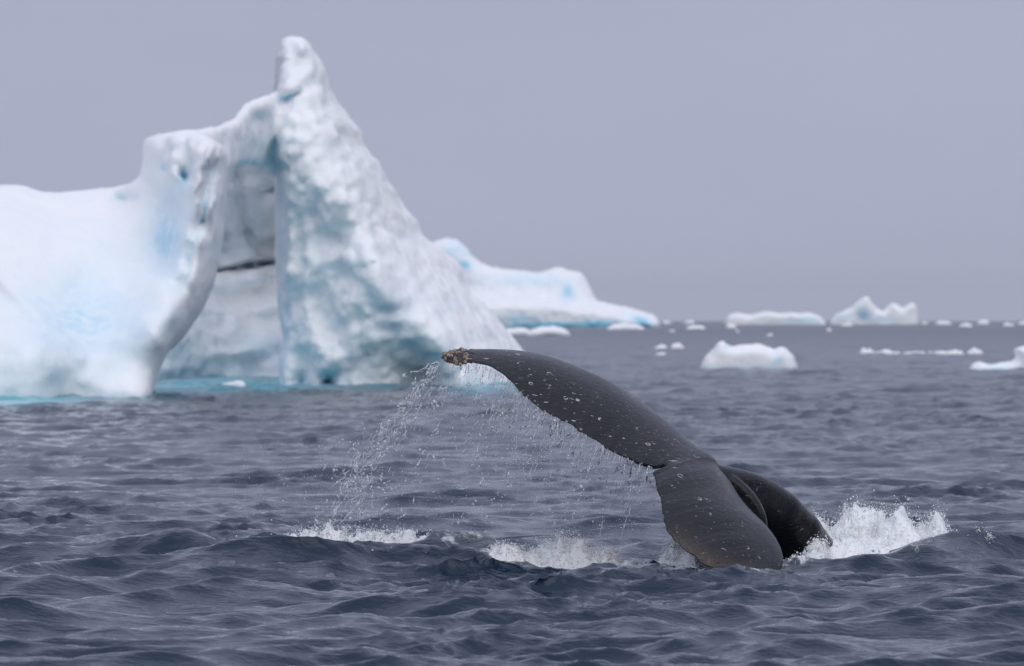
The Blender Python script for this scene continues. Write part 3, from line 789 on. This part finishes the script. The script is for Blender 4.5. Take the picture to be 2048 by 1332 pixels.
def build_whale():
    S = interp_rows(FLUKE, 420)
    Lp = at(S[:, 0], S[:, 1], S[:, 2]); Tp = at(S[:, 3], S[:, 4], S[:, 5]); th = S[:, 6]
    n = len(S)
    mid = (Lp + Tp) / 2
    span = np.gradient(Lp * .5 + Tp * .5, axis=0)
    k = np.ones(25) / 25
    for c in range(3): span[:, c] = np.convolve(np.pad(span[:, c], 12, mode='edge'), k, 'valid')
    chord = Tp - Lp
    nrm = np.cross(span, chord); nrm /= np.linalg.norm(nrm, axis=1)[:, None] + 1e-9
    if nrm[n // 3, 2] < 0: nrm = -nrm
    # ragged trailing edge
    s_len = np.concatenate([[0], np.cumsum(np.linalg.norm(np.diff(Tp, axis=0), axis=1))])
    z = 0 * s_len
    jag = 0.022 * fbm(np.stack([s_len / .085, z, z], 1), 2, 5) + 0.014 * np.abs(vnoise(np.stack([s_len / .05, z + 3, z], 1), 9))
    clen = np.linalg.norm(chord, axis=1)
    amp = np.clip(clen / 0.4, 0.2, 1)
    Tp = Tp + chord / (clen[:, None] + 1e-9) * (jag * amp)[:, None]
    chord = Tp - Lp; clen = np.linalg.norm(chord, axis=1)
    m = 56
    ang = np.linspace(0, 2 * np.pi, m, endpoint=False)
    c = 0.5 * (1 - np.cos(ang))                     # 0 leading .. 1 trailing .. back
    up = np.sin(ang) >= 0
    prof = 2.6 * (0.2969 * np.sqrt(c) - 0.126 * c - 0.3516 * c ** 2 + 0.2843 * c ** 3 - 0.1015 * c ** 4) + 0.05 * np.sqrt(np.clip(c * (1 - c) * 4, 0, 1))
    sgn = np.where(up, 1.0, -0.8)
    te = np.sqrt(np.clip(1 - np.abs(2 * c - 1.04) ** 14, 0, 1)) * np.clip((c - .5) / .4, 0, 1)      # blunt rear edge
    sfrac = np.linspace(0, 24, n)
    tb = (0.009 + 0.026 * np.exp(-((sfrac - 12.0) / 1.6) ** 2)) * np.clip(clen / .3, 0, 1)
    camber = 0.075 * np.sin(np.pi * c)
    V = Lp[:, None] + chord[:, None] * c[None, :, None] + nrm[:, None] * ((th[:, None] * (prof * sgn)[None]) + tb[:, None] * (te * np.where(up, .3, -1.0))[None] + clen[:, None] * camber[None])[..., None]
    V = V.reshape(-1, 3)
    idx = np.arange(n * m).reshape(n, m)
    F = np.stack([idx[:-1], np.roll(idx[:-1], -1, 1), np.roll(idx[1:], -1, 1), idx[1:]], -1).reshape(-1, 4)
    capA = np.concatenate([[idx[0, 0]], ]); 
    V = np.concatenate([V, [V[idx[0]].mean(0)], [V[idx[-1]].mean(0)]])
    ca, cb = len(V) - 2, len(V) - 1
    F3 = np.concatenate([F[:, [0, 1, 2]], F[:, [0, 2, 3]],
                         np.stack([np.full(m, ca), np.roll(idx[0], -1), idx[0]], 1), np.stack([np.full(m, cb), idx[-1], np.roll(idx[-1], -1)], 1)])
    parts = [(V, F3)]
    # tail stock: deep and narrow, knuckles along its ridge. px,py,Y, radius along screen normal, radius in depth
    ST = [(1372, 946, 44.35, .05, .09), (1412, 958, 44.55, .095, .12), (1452, 976, 44.85, .15, .13), (1492, 1000, 45.25, .215, .14), (1530, 1034, 45.7, .26, .16), (1566, 1078, 46.1, .285, .18),
          (1600, 1130, 46.5, .30, .22), (1640, 1190, 47.0, .32, .26)]
    T = interp_rows(ST, 90)
    C = at(T[:, 0], T[:, 1], T[:, 2])
    tan = np.gradient(C, axis=0); tan /= np.linalg.norm(tan, axis=1)[:, None]
    view = np.array([0, 1.0, 0])
    a1 = np.cross(tan, view); a1 /= np.linalg.norm(a1, axis=1)[:, None]
    if a1[40, 2] < 0: a1 = -a1
    a1 = a1 + np.array([0, -1.3, 0]); a1 /= np.linalg.norm(a1[:, [0, 2]], axis=1)[:, None]   # the ridge leans towards us
    a2 = np.cross(tan, a1); a2 /= np.linalg.norm(a2, axis=1)[:, None]
    mm = 40; an = np.linspace(0, 2 * np.pi, mm, endpoint=False)
    ca_, sa_ = np.cos(an), np.sin(an)
    w = np.sign(ca_) * np.abs(ca_) ** 0.95; q = np.sign(sa_) * np.abs(sa_) ** 1.0
    tt = np.linspace(0, 1, 90)
    kn = 1 + 0.03 * np.clip(np.sin(tt * 44), 0, 1) * np.clip((tt - 0.55) / .1, 0, 1)
    SV = C[:, None] + a1[:, None] * (T[:, 3][:, None] * w[None] * np.where(ca_[None] > 0.6, kn[:, None], 1))[..., None] + a2[:, None] * (T[:, 4][:, None] * q[None])[..., None]
    SV = SV.reshape(-1, 3); ii = np.arange(90 * mm).reshape(90, mm)
    SF = np.stack([ii[:-1], np.roll(ii[:-1], -1, 1), np.roll(ii[1:], -1, 1), ii[1:]], -1).reshape(-1, 4)
    SV = np.concatenate([SV, [C[0]], [C[-1]]])
    SF = np.concatenate([SF[:, [0, 1, 2]], SF[:, [0, 2, 3]], np.stack([np.full(mm, len(SV) - 2), np.roll(ii[0], -1), ii[0]], 1), np.stack([np.full(mm, len(SV) - 1), ii[-1], np.roll(ii[-1], -1)], 1)])
    parts.append((SV, SF))
    # keel ridge that runs from the stock onto the near fluke
    KR = interp_rows([(1425, 946, 44.55, .03), (1452, 955, 44.62, .05), (1485, 980, 44.62, .055), (1510, 1010, 44.60, .05), (1524, 1040, 44.60, .04), (1530, 1070, 44.7, .02)], 40)
    KC = at(KR[:, 0], KR[:, 1], KR[:, 2]); kt = np.gradient(KC, axis=0); kt /= np.linalg.norm(kt, axis=1)[:, None]
    b1 = np.cross(kt, view); b1 /= np.linalg.norm(b1, axis=1)[:, None]; b2 = np.cross(kt, b1)
    mk = 16; an = np.linspace(0, 2 * np.pi, mk, endpoint=False)
    KV = (KC[:, None] + b1[:, None] * (KR[:, 3][:, None] * np.cos(an)[None])[..., None] + b2[:, None] * (1.6 * KR[:, 3][:, None] * np.sin(an)[None])[..., None]).reshape(-1, 3)
    kk = np.arange(40 * mk).reshape(40, mk)
    KF = np.stack([kk[:-1], np.roll(kk[:-1], -1, 1), np.roll(kk[1:], -1, 1), kk[1:]], -1).reshape(-1, 4)
    KV = np.concatenate([KV, [KC[0]], [KC[-1]]])
    KF = np.concatenate([KF[:, [0, 1, 2]], KF[:, [0, 2, 3]], np.stack([np.full(mk, len(KV) - 2), np.roll(kk[0], -1), kk[0]], 1), np.stack([np.full(mk, len(KV) - 1), kk[-1], np.roll(kk[-1], -1)], 1)])
    parts.append((KV, KF))
    me = remesh(parts, 0.0085, 4)
    VV = verts_of(me); NN = normals_of(me)
    px, py = to_px(VV)
    tip = np.exp(-((px - 900) / 40) ** 2 - ((py - 718) / 40) ** 2)
    VV = VV + NN * (tip * 0.02 * fbm(VV / 0.045, 3, 4))[:, None]
    set_verts(me, VV)
    d, _ = seg_dist(np.stack([px, py], 1), [(r[3], r[4]) for r in FLUKE[:13]], False)
    worn = np.clip(np.exp(-(d / 60) ** 2) + 0.35, 0, 1)
    brown = np.maximum(tip, 0.9 * np.exp(-((np.clip(py - 1100, -99, 99) - (px - 1400) * .25) / 16) ** 2) * ((px > 1340) & (px < 1500) & (py > 1085)))
    d2, _ = seg_dist(np.stack([px, py], 1), [(1352, 1090), (1385, 1112), (1420, 1134), (1470, 1150)], False)
    brown = np.maximum(tip, np.exp(-(d2 / 26) ** 2))
    attr(me, "worn", worn); attr(me, "brown", brown)
    root = bpy.data.objects.new("whale", None); COL.objects.link(root)
    base = at(1500, 1120, 44.4); root.location = base
    tag(root, "dark grey humpback whale tail raised from the water, flukes dripping as it dives", "whale")
    o = link("tail_flukes", me, M_SKIN, root); o.location = -base
    # barnacles: crusted fluke tip and a few along the ragged edge
    bm = bmesh.new()
    seg = 8
    prof = [(1.0, 0.0), (.92, .35), (.72, .72), (.52, .9), (.40, .86), (.34, .55)]
    rings = []
    for r_, z_ in prof:
        rings.append([bm.verts.new((r_ * math.cos(2 * math.pi * i / seg) * (1 + .1 * (i % 2)), r_ * math.sin(2 * math.pi * i / seg) * (1 + .1 * (i % 2)), z_)) for i in range(seg)])
    for A_, B_ in zip(rings[:-1], rings[1:]):
        for i in range(seg): bm.faces.new((A_[i], A_[(i + 1) % seg], B_[(i + 1) % seg], B_[i]))
    bm.faces.new(rings[-1])
    bme = bpy.data.meshes.new("barnacle"); bm.to_mesh(bme); bm.free(); bme.materials.append(M_BARN)
    sel = np.where((((px < 935) & (py < 742)) | ((np.abs(px - 995) < 6) & (np.abs(py - 738) < 6)) | ((np.abs(px - 1130) < 90) & (d < 5)) ) & (NN[:, 1] < 0.5))[0]
    r = np.random.default_rng(12)
    tipsel = sel[px[sel] < 935]; edge = sel[px[sel] >= 935]
    pick = np.concatenate([r.choice(tipsel, 60, replace=False), r.choice(edge, 14, replace=False)])
    for q in pick:
        b = bpy.data.objects.new("barnacle", bme); COL.objects.link(b); b.parent = root
        b.location = Vector(VV[q] - NN[q] * 0.004 - base)
        b.rotation_euler = Vector(NN[q] + 0.3 * r.standard_normal(3)).to_track_quat('Z', 'Y').to_euler()
        s = r.uniform(.008, .024) if px[q] < 935 else r.uniform(.006, .013)
        b.scale = (s, s, s * r.uniform(.8, 1.4))
    return S
build_whale()

# ------------------------------------------------------------------ spray and splashes
def ico():
    bm = bmesh.new(); bmesh.ops.create_icosphere(bm, subdivisions=1, radius=1.0)
    V = np.array([v.co[:] for v in bm.verts]); F = np.array([[v.index for v in f.verts] for f in bm.faces]); bm.free()
    return V, F
ICO = ico()
def drops(name, P, Rr, mat, stretch=None, label=None):
    P = np.asarray(P, float); Rr = np.asarray(Rr, float)
    V0, F0 = ICO; n = len(P); k = len(V0)
    sc = np.repeat(Rr[:, None], 3, 1)
    if stretch is not None: sc = sc * stretch
    wob = 1 + 0.22 * rng.standard_normal((n, k, 1)).clip(-1.5, 1.5)
    V = P[:, None] + V0[None] * sc[:, None] * wob
    F = F0[None] + (np.arange(n) * k)[:, None, None]
    me = mesh_np(name, V.reshape(-1, 3), F.reshape(-1, 3))
    o = link(name, me, mat)
    tag(o, label, kind="stuff")
    return o

def path(pts, t):
    pts = np.asarray(pts, float); s = np.linspace(0, 1, len(pts))
    return np.stack([np.interp(t, s, pts[:, i]) for i in range(pts.shape[1])], -1)

def tubes(lines):
    """lines: list of (points (k,3), radii (k,)); five-sided strings of water"""
    Vs, Fs, n = [], [], 0
    a = np.linspace(0, 2 * np.pi, 5, endpoint=False)
    for P, r in lines:
        k = len(P); T = np.gradient(P, axis=0); T /= np.linalg.norm(T, axis=1)[:, None] + 1e-9
        A = np.cross(T, [0, 1.0, 0]); A /= np.linalg.norm(A, axis=1)[:, None] + 1e-9; B = np.cross(T, A)
        V = P[:, None] + r[:, None, None] * (A[:, None] * np.cos(a)[None, :, None] + B[:, None] * np.sin(a)[None, :, None])
        i = np.arange(k * 5).reshape(k, 5) + n
        Vs.append(V.reshape(-1, 3)); Fs.append(np.stack([i[:-1], np.roll(i[:-1], -1, 1), np.roll(i[1:], -1, 1), i[1:]], -1).reshape(-1, 4)); n += k * 5
    return np.concatenate(Vs), np.concatenate(Fs)

def thread(px, py, Y, ang, length, r0, wig=1.0):
    k = max(5, int(length / 2.2)); u = np.linspace(0, 1, k)
    w = np.cumsum(rng.normal(0, .5 * wig, k)); w -= u * w[-1] * .5
    x = px + math.cos(ang) * u * length + w * math.sin(ang); y = py + math.sin(ang) * u * length - w * math.cos(ang)
    bead = .45 + .75 * np.abs(vnoise(np.stack([u * length / 5.0 + rng.uniform(0, 99), 0 * u, 0 * u], 1), 3)) * 1.6
    r = r0 * bead * np.sin(np.pi * np.clip(u * .96 + .02, 0, 1)) ** .35
    return at(x, y, Y + rng.normal(0, .004, k).cumsum()), r

def build_spray():
    P, Rr = [], []
    def add(px, py, Y, r): P.append(at(px, py, Y)); Rr.append(r)
    # streams hanging from the ragged edge of the raised fluke
    edge = [(905, 730, 44.38), (960, 728, 44.2), (992, 740, 44.12), (1020, 762, 44.05), (1047, 790, 43.97), (1080, 815, 43.9), (1126, 844, 43.85), (1176, 872, 43.8), (1226, 904, 43.75), (1270, 922, 43.73), (1306, 936, 43.72)]
    for i in range(170):
        t = rng.uniform(0, 1) if i > 60 else rng.uniform(.12, .6)
        e = path(edge, np.array([t]))[0]
        L = rng.gamma(2.0, 38) + 15; nn = int(L / 3.2 * rng.uniform(.4, .9))
        u = np.sort(rng.uniform(0, 1, nn)) ** 1.2
        sl = rng.normal(-.28, .13)
        x = e[0] + sl * u * L + rng.normal(0, .9 + 4 * u ** 2, nn); y = e[1] + u * L + rng.normal(0, 1.5, nn)
        add(x, y, e[2] + rng.normal(0, .05) + rng.normal(0, .03, nn), rng.lognormal(-6.35, .55, nn))
    # the sheet thrown off by the tip: an arc that falls away
    arc = [(888, 722, 44.6), (862, 748, 44.9), (838, 778, 45.0), (800, 830, 45.2), (770, 870, 45.3), (735, 905, 45.4), (715, 945, 45.5), (700, 990, 45.6), (680, 1035, 45.7), (655, 1078, 45.8)]
    for c in range(85):
        t = rng.beta(1.3, 1.15); e = path(arc, np.array([t]))[0]
        nn = int(rng.gamma(2, 9)) + 3; sp = rng.uniform(3, 13) * (.6 + 1.4 * t)
        a = rng.uniform(0.6, 1.4); st = rng.normal(0, 1, nn) * sp
        x = e[0] + rng.normal(0, 9 + 26 * t) - st * math.cos(a) + rng.normal(0, 2.5, nn); y = e[1] + rng.normal(0, 8) + st * math.sin(a) + rng.normal(0, 2.5, nn)
        add(x, y, e[2] + rng.normal(0, .25) + rng.normal(0, .04, nn), rng.lognormal(-6.1, .65, nn))
    n = 800; t = rng.beta(1.1, 1.0, n); e = path(arc, t)
    add(e[:, 0] + rng.normal(0, 1, n) * (14 + 60 * t), e[:, 1] + rng.normal(0, 14, n), e[:, 2] + rng.normal(0, .3, n), rng.lognormal(-6.6, .6, n))
    # loose drops between the arc and the fluke
    n = 2800
    x = rng.uniform(600, 1330, n); y = rng.uniform(730, 1110, n)
    lo = np.interp(x, [600, 700, 800, 880, 960, 1047, 1126, 1226, 1330], [1030, 930, 830, 740, 740, 800, 850, 910, 945])
    keep = (y > lo + rng.exponential(12, n)) & (rng.uniform(0, 1, n) < np.interp(x, [600, 740, 900, 1100, 1330], [.55, .95, 1, .75, .35]))
    x, y = x[keep], y[keep]; n = len(x)
    add(x, y, rng.uniform(44.0, 45.6, n), rng.lognormal(-6.45, .65, n))
    for c in range(230):                                     # torn threads of water
        x0, y0 = rng.uniform(680, 1310), 0
        y0 = np.interp(x0, [680, 880, 1047, 1330], [960, 760, 810, 950]) + rng.exponential(95)
        if y0 > 1085: continue
        nn = rng.integers(3, 10); a = rng.normal(1.2, .5); st = np.cumsum(rng.uniform(1, 3.2, nn))
        add(x0 - st * math.cos(a) + rng.normal(0, .8, nn), y0 + st * math.sin(a), rng.uniform(44, 45.4) + rng.normal(0, .01, nn), rng.gamma(3, .0010, nn) + .0012)
    n = 350                                                  # fine mist round the tip
    add(rng.normal(925, 30, n), 728 + rng.exponential(16, n), rng.uniform(44.1, 44.6, n), rng.uniform(.0008, .0024, n))
    n = 260; add(rng.uniform(470, 760, n), rng.uniform(880, 1080, n), rng.uniform(45, 46, n), rng.gamma(1.6, .0008, n) + .0008)
    lines = []
    for i in range(210):                                     # strings that run off the ragged edge
        t = rng.beta(1.1, 1.2); e = path(edge, np.array([t]))[0]
        off = 0 if i < 110 else rng.exponential(40)
        a = rng.normal(1.83, .13)
        lines.append(thread(e[0] + off * math.cos(a), e[1] + off * math.sin(a) - 1, e[2] + rng.normal(0, .04), a, rng.gamma(2, 9) + 6, rng.uniform(.0012, .0032)))
    for i in range(150):                                     # torn sheet thrown off by the tip
        t = rng.beta(1.2, 1.2); e = path(arc, np.array([t]))[0]
        a = rng.normal(2.2, .28)
        lines.append(thread(e[0] + rng.normal(0, 7 + 24 * t), e[1] + rng.normal(0, 9), e[2] + rng.normal(0, .2), a, rng.gamma(2, 6) + 5, rng.uniform(.0015, .0058), 1.6))
    for i in range(170):
        x0 = rng.uniform(690, 1310); y0 = np.interp(x0, [680, 880, 1047, 1330], [960, 760, 810, 950]) + rng.exponential(90)
        if y0 < 1080: lines.append(thread(x0, y0, rng.uniform(44, 45.4), rng.normal(1.8, .5), rng.gamma(2, 3.5) + 3, rng.uniform(.001, .0032), 1.4))
    TV, TF = tubes(lines)
    tag(link("water_strings", mesh_np("water_strings", TV, TF), M_DROP), "thin strings of water running off the raised whale fluke", kind="stuff")
    P_ = np.concatenate([np.atleast_2d(p) for p in P]); R_ = np.concatenate([np.atleast_1d(r) for r in Rr])
    ok = P_[:, 2] > -0.05
    st = np.stack([np.ones(len(P_)), np.ones(len(P_)), rng.uniform(.9, 1.8, len(P_))], 1)
    drops("falling_drops", P_[ok], (R_[ok] * 1.15).clip(0.0008, .013), M_DROP, st[ok], "clear drops raining down from the raised whale fluke")
build_spray()

def splash(name, base, tops, depth, n_blob, n_jet, label, mound=0.6, jet_h=(0.05, 0.25), jet_px=None, rmax=.011):
    """base: [(px, Y)], tops: [(px, row)] of the crest of the froth"""
    bp = np.array(base, float)
    tx = np.array([a for a, b in tops], float); ty = np.array([b for a, b in tops], float)
    nu, nv = 150, 44
    px = np.linspace(bp[0, 0], bp[-1, 0], nu); Yc = np.interp(px, bp[:, 0], bp[:, 1])
    crest_z = CAM_H - (np.interp(px, tx, ty) - HORIZON) / FOC * Yc
    X = (px - 1024) / FOC * Yc
    v = np.linspace(-1, 1, nv)
    GX = np.repeat(X[:, None], nv, 1); GY = Yc[:, None] + v[None] * depth
    uu = np.linspace(0, 1, nu); endf = np.clip(np.minimum(uu, 1 - uu) / .12, 0, 1) ** .5
    cz = np.maximum(crest_z, .03) * mound * endf
    shape = np.clip(1 - np.abs(v) ** 1.6, 0, 1) * (1 + .25 * v)
    Q = np.stack([GX.ravel() / .16, GY.ravel() / .22, 0 * GX.ravel()], 1)
    torn = np.clip(0.85 + 0.45 * fbm(Q * .6 + 31, 4, 77, .6), .3, 1.2).reshape(GX.shape)
    Z = -0.06 + (cz[:, None] * torn + 0.06) * shape[None]
    nz = fbm(Q, 4, 71, .6).reshape(GX.shape)
    Z = Z + shape[None] * (0.05 + .35 * cz[:, None]) * nz
    GX = GX + .03 * fbm(Q * 2.0 + 9, 2, 73).reshape(GX.shape)
    zz = sea_z(GX.ravel(), GY.ravel()).reshape(GX.shape)
    Z = np.maximum(Z, -0.1) + np.clip(zz, -.05, .15) * 0.6
    top = np.stack([GX, GY, Z], -1).reshape(-1, 3)
    bot = top.copy(); bot[:, 2] = np.minimum(bot[:, 2] - .02, -0.15)
    idx = np.arange(nu * nv).reshape(nu, nv)
    F = np.stack([idx[:-1, :-1], idx[1:, :-1], idx[1:, 1:], idx[:-1, 1:]], -1).reshape(-1, 4)
    n = nu * nv
    rim = np.concatenate([idx[0, :], idx[1:, -1], idx[-1, -2::-1], idx[-2:0:-1, 0]])
    rn = np.roll(rim, -1)
    side = np.stack([rim, rn, rn + n, rim + n], 1)
    V = [np.concatenate([top, bot])]; FF = [np.concatenate([F, F[:, ::-1] + n, side])]
    FF[0] = np.concatenate([FF[0][:, [0, 1, 2]], FF[0][:, [0, 2, 3]]])
    cnt = len(V[0])
    # froth: lumps and drops on and above the mound
    iu = rng.integers(0, nu, n_blob); iv = np.clip(rng.normal(nv * .5, nv * .22, n_blob), 0, nv - 1).astype(int)
    p = np.stack([GX[iu, iv], GY[iu, iv], Z[iu, iv]], 1)
    p[:, 0] += rng.normal(0, .02, n_blob)
    p[:, 2] += rng.exponential(1, n_blob) * np.maximum(crest_z[iu], .04) * .11 * shape[iv]
    rr = rng.lognormal(-5.95, .5, n_blob)
    P, Rr = [p], [rr]
    for j in range(n_jet):
        k = rng.integers(0, nu) if jet_px is None else int(np.clip(np.interp(rng.choice(jet_px) + rng.normal(0, 7), px, np.arange(nu)), 0, nu - 1))
        m = rng.integers(nv // 4, 3 * nv // 4)
        h = rng.uniform(*jet_h) * rng.uniform(.4, 1); nn = int(h / .006) + 3
        u = np.sort(rng.uniform(0, 1, nn)); a = rng.normal(0, .45)
        q = np.stack([GX[k, m] + np.sin(a) * h * u + .12 * h * u ** 2 * rng.normal(), GY[k, m] + 0 * u, Z[k, m] - .01 + h * (1.25 * u - .35 * u * u * abs(a)) * np.cos(a)], 1)
        q += rng.normal(0, .0022, q.shape) * (1 + 3 * u[:, None])
        P.append(q); Rr.append((.0085 - .006 * u) * rng.uniform(.6, 1.2, nn))
    p = np.concatenate(P); rr = np.concatenate(Rr).clip(.001, rmax)
    V0, F0 = ICO; k = len(V0); nb = len(p)
    wob = 1 + 0.3 * rng.standard_normal((nb, k, 1)).clip(-1.5, 1.5)
    BV = (p[:, None] + V0[None] * rr[:, None, None] * wob).reshape(-1, 3)
    BF = (F0[None] + (np.arange(nb) * k)[:, None, None]).reshape(-1, 3) + cnt
    me = mesh_np(name, np.concatenate([V[0], BV]), np.concatenate([FF[0], BF]))
    o = link(name, me, M_FOAM)
    return tag(o, label, kind="stuff")

splash("splash", [(1606, 46.5), (1720, 46.9), (1850, 46.9), (1915, 46.5)],
       [(1606, 1056), (1640, 1036), (1670, 1040), (1700, 1036), (1740, 1050), (1780, 1052), (1820, 1046), (1845, 1040), (1870, 1050), (1915, 1070)], .85, 12000, 130,
       "white churning splash beside the tail stock", .85, (.03, .17), [1630, 1640, 1690, 1700, 1715, 1820, 1835, 1845, 1870])
splash("splash", [(1562, 44.2), (1620, 44.3), (1695, 44.5)], [(1562, 1126), (1600, 1112), (1630, 1106), (1645, 1108), (1695, 1130)], .3, 4200, 50, "white splash at the leading edge of the near fluke", .9, (.02, .09))
splash("splash", [(1030, 44.7), (1130, 44.5), (1246, 44.2)], [(1030, 1106), (1070, 1092), (1100, 1080), (1140, 1078), (1175, 1086), (1210, 1100), (1246, 1118)], .32, 5000, 110, "white splash where fluke water hits the wave", .8, (.02, .11))
splash("splash", [(1275, 44.2), (1330, 43.9), (1405, 43.4)], [(1275, 1132), (1320, 1110), (1350, 1098), (1380, 1104), (1405, 1120)], .26, 4200, 36, "white froth at the ragged edge of the near fluke", .9, (.02, .06))
splash("splash", [(1875, 46.3), (1925, 46.2), (1985, 46.3)], [(1875, 1070), (1925, 1060), (1960, 1056), (1985, 1072)], .2, 1500, 40, "glassy splash on the crest at the end of the white water", .3, (.03, .1))
splash("splash", [(975, 44.3), (1010, 44.2), (1050, 44.3)], [(975, 1124), (1015, 1104), (1050, 1118)], .14, 700, 36, "small torn splash on a wavelet", .5, (.03, .09))
splash("splash", [(490, 45.7), (640, 45.6), (760, 45.6), (910, 45.3)], [(490, 1090), (560, 1084), (640, 1078), (680, 1072), (720, 1082), (800, 1090), (910, 1096)], .26, 3800, 130, "thin froth along the wave crest under the spray", .7, (.02, .11), [540, 580, 620, 640, 660, 680, 700, 720, 760, 800, 860, 890])

# ------------------------------------------------------------------ air
def build_haze():
    bm = bmesh.new(); bmesh.ops.create_cube(bm, size=1.0)
    me = bpy.data.meshes.new("haze"); bm.to_mesh(me); bm.free()
    t = NT("sea_haze")
    v = t.n("ShaderNodeVolumePrincipled")
    v.inputs["Color"].default_value = (0.93, 0.96, 1.0, 1)
    v.inputs["Density"].default_value = 0.00006
    t.l(v.outputs[0], t.out.inputs["Volume"])
    o = link("haze", me, t.m)
    o.location = (0, 0, 33.0); o.scale = (27000, 27000, 70.0)
    tag(o, kind="stuff")
build_haze()
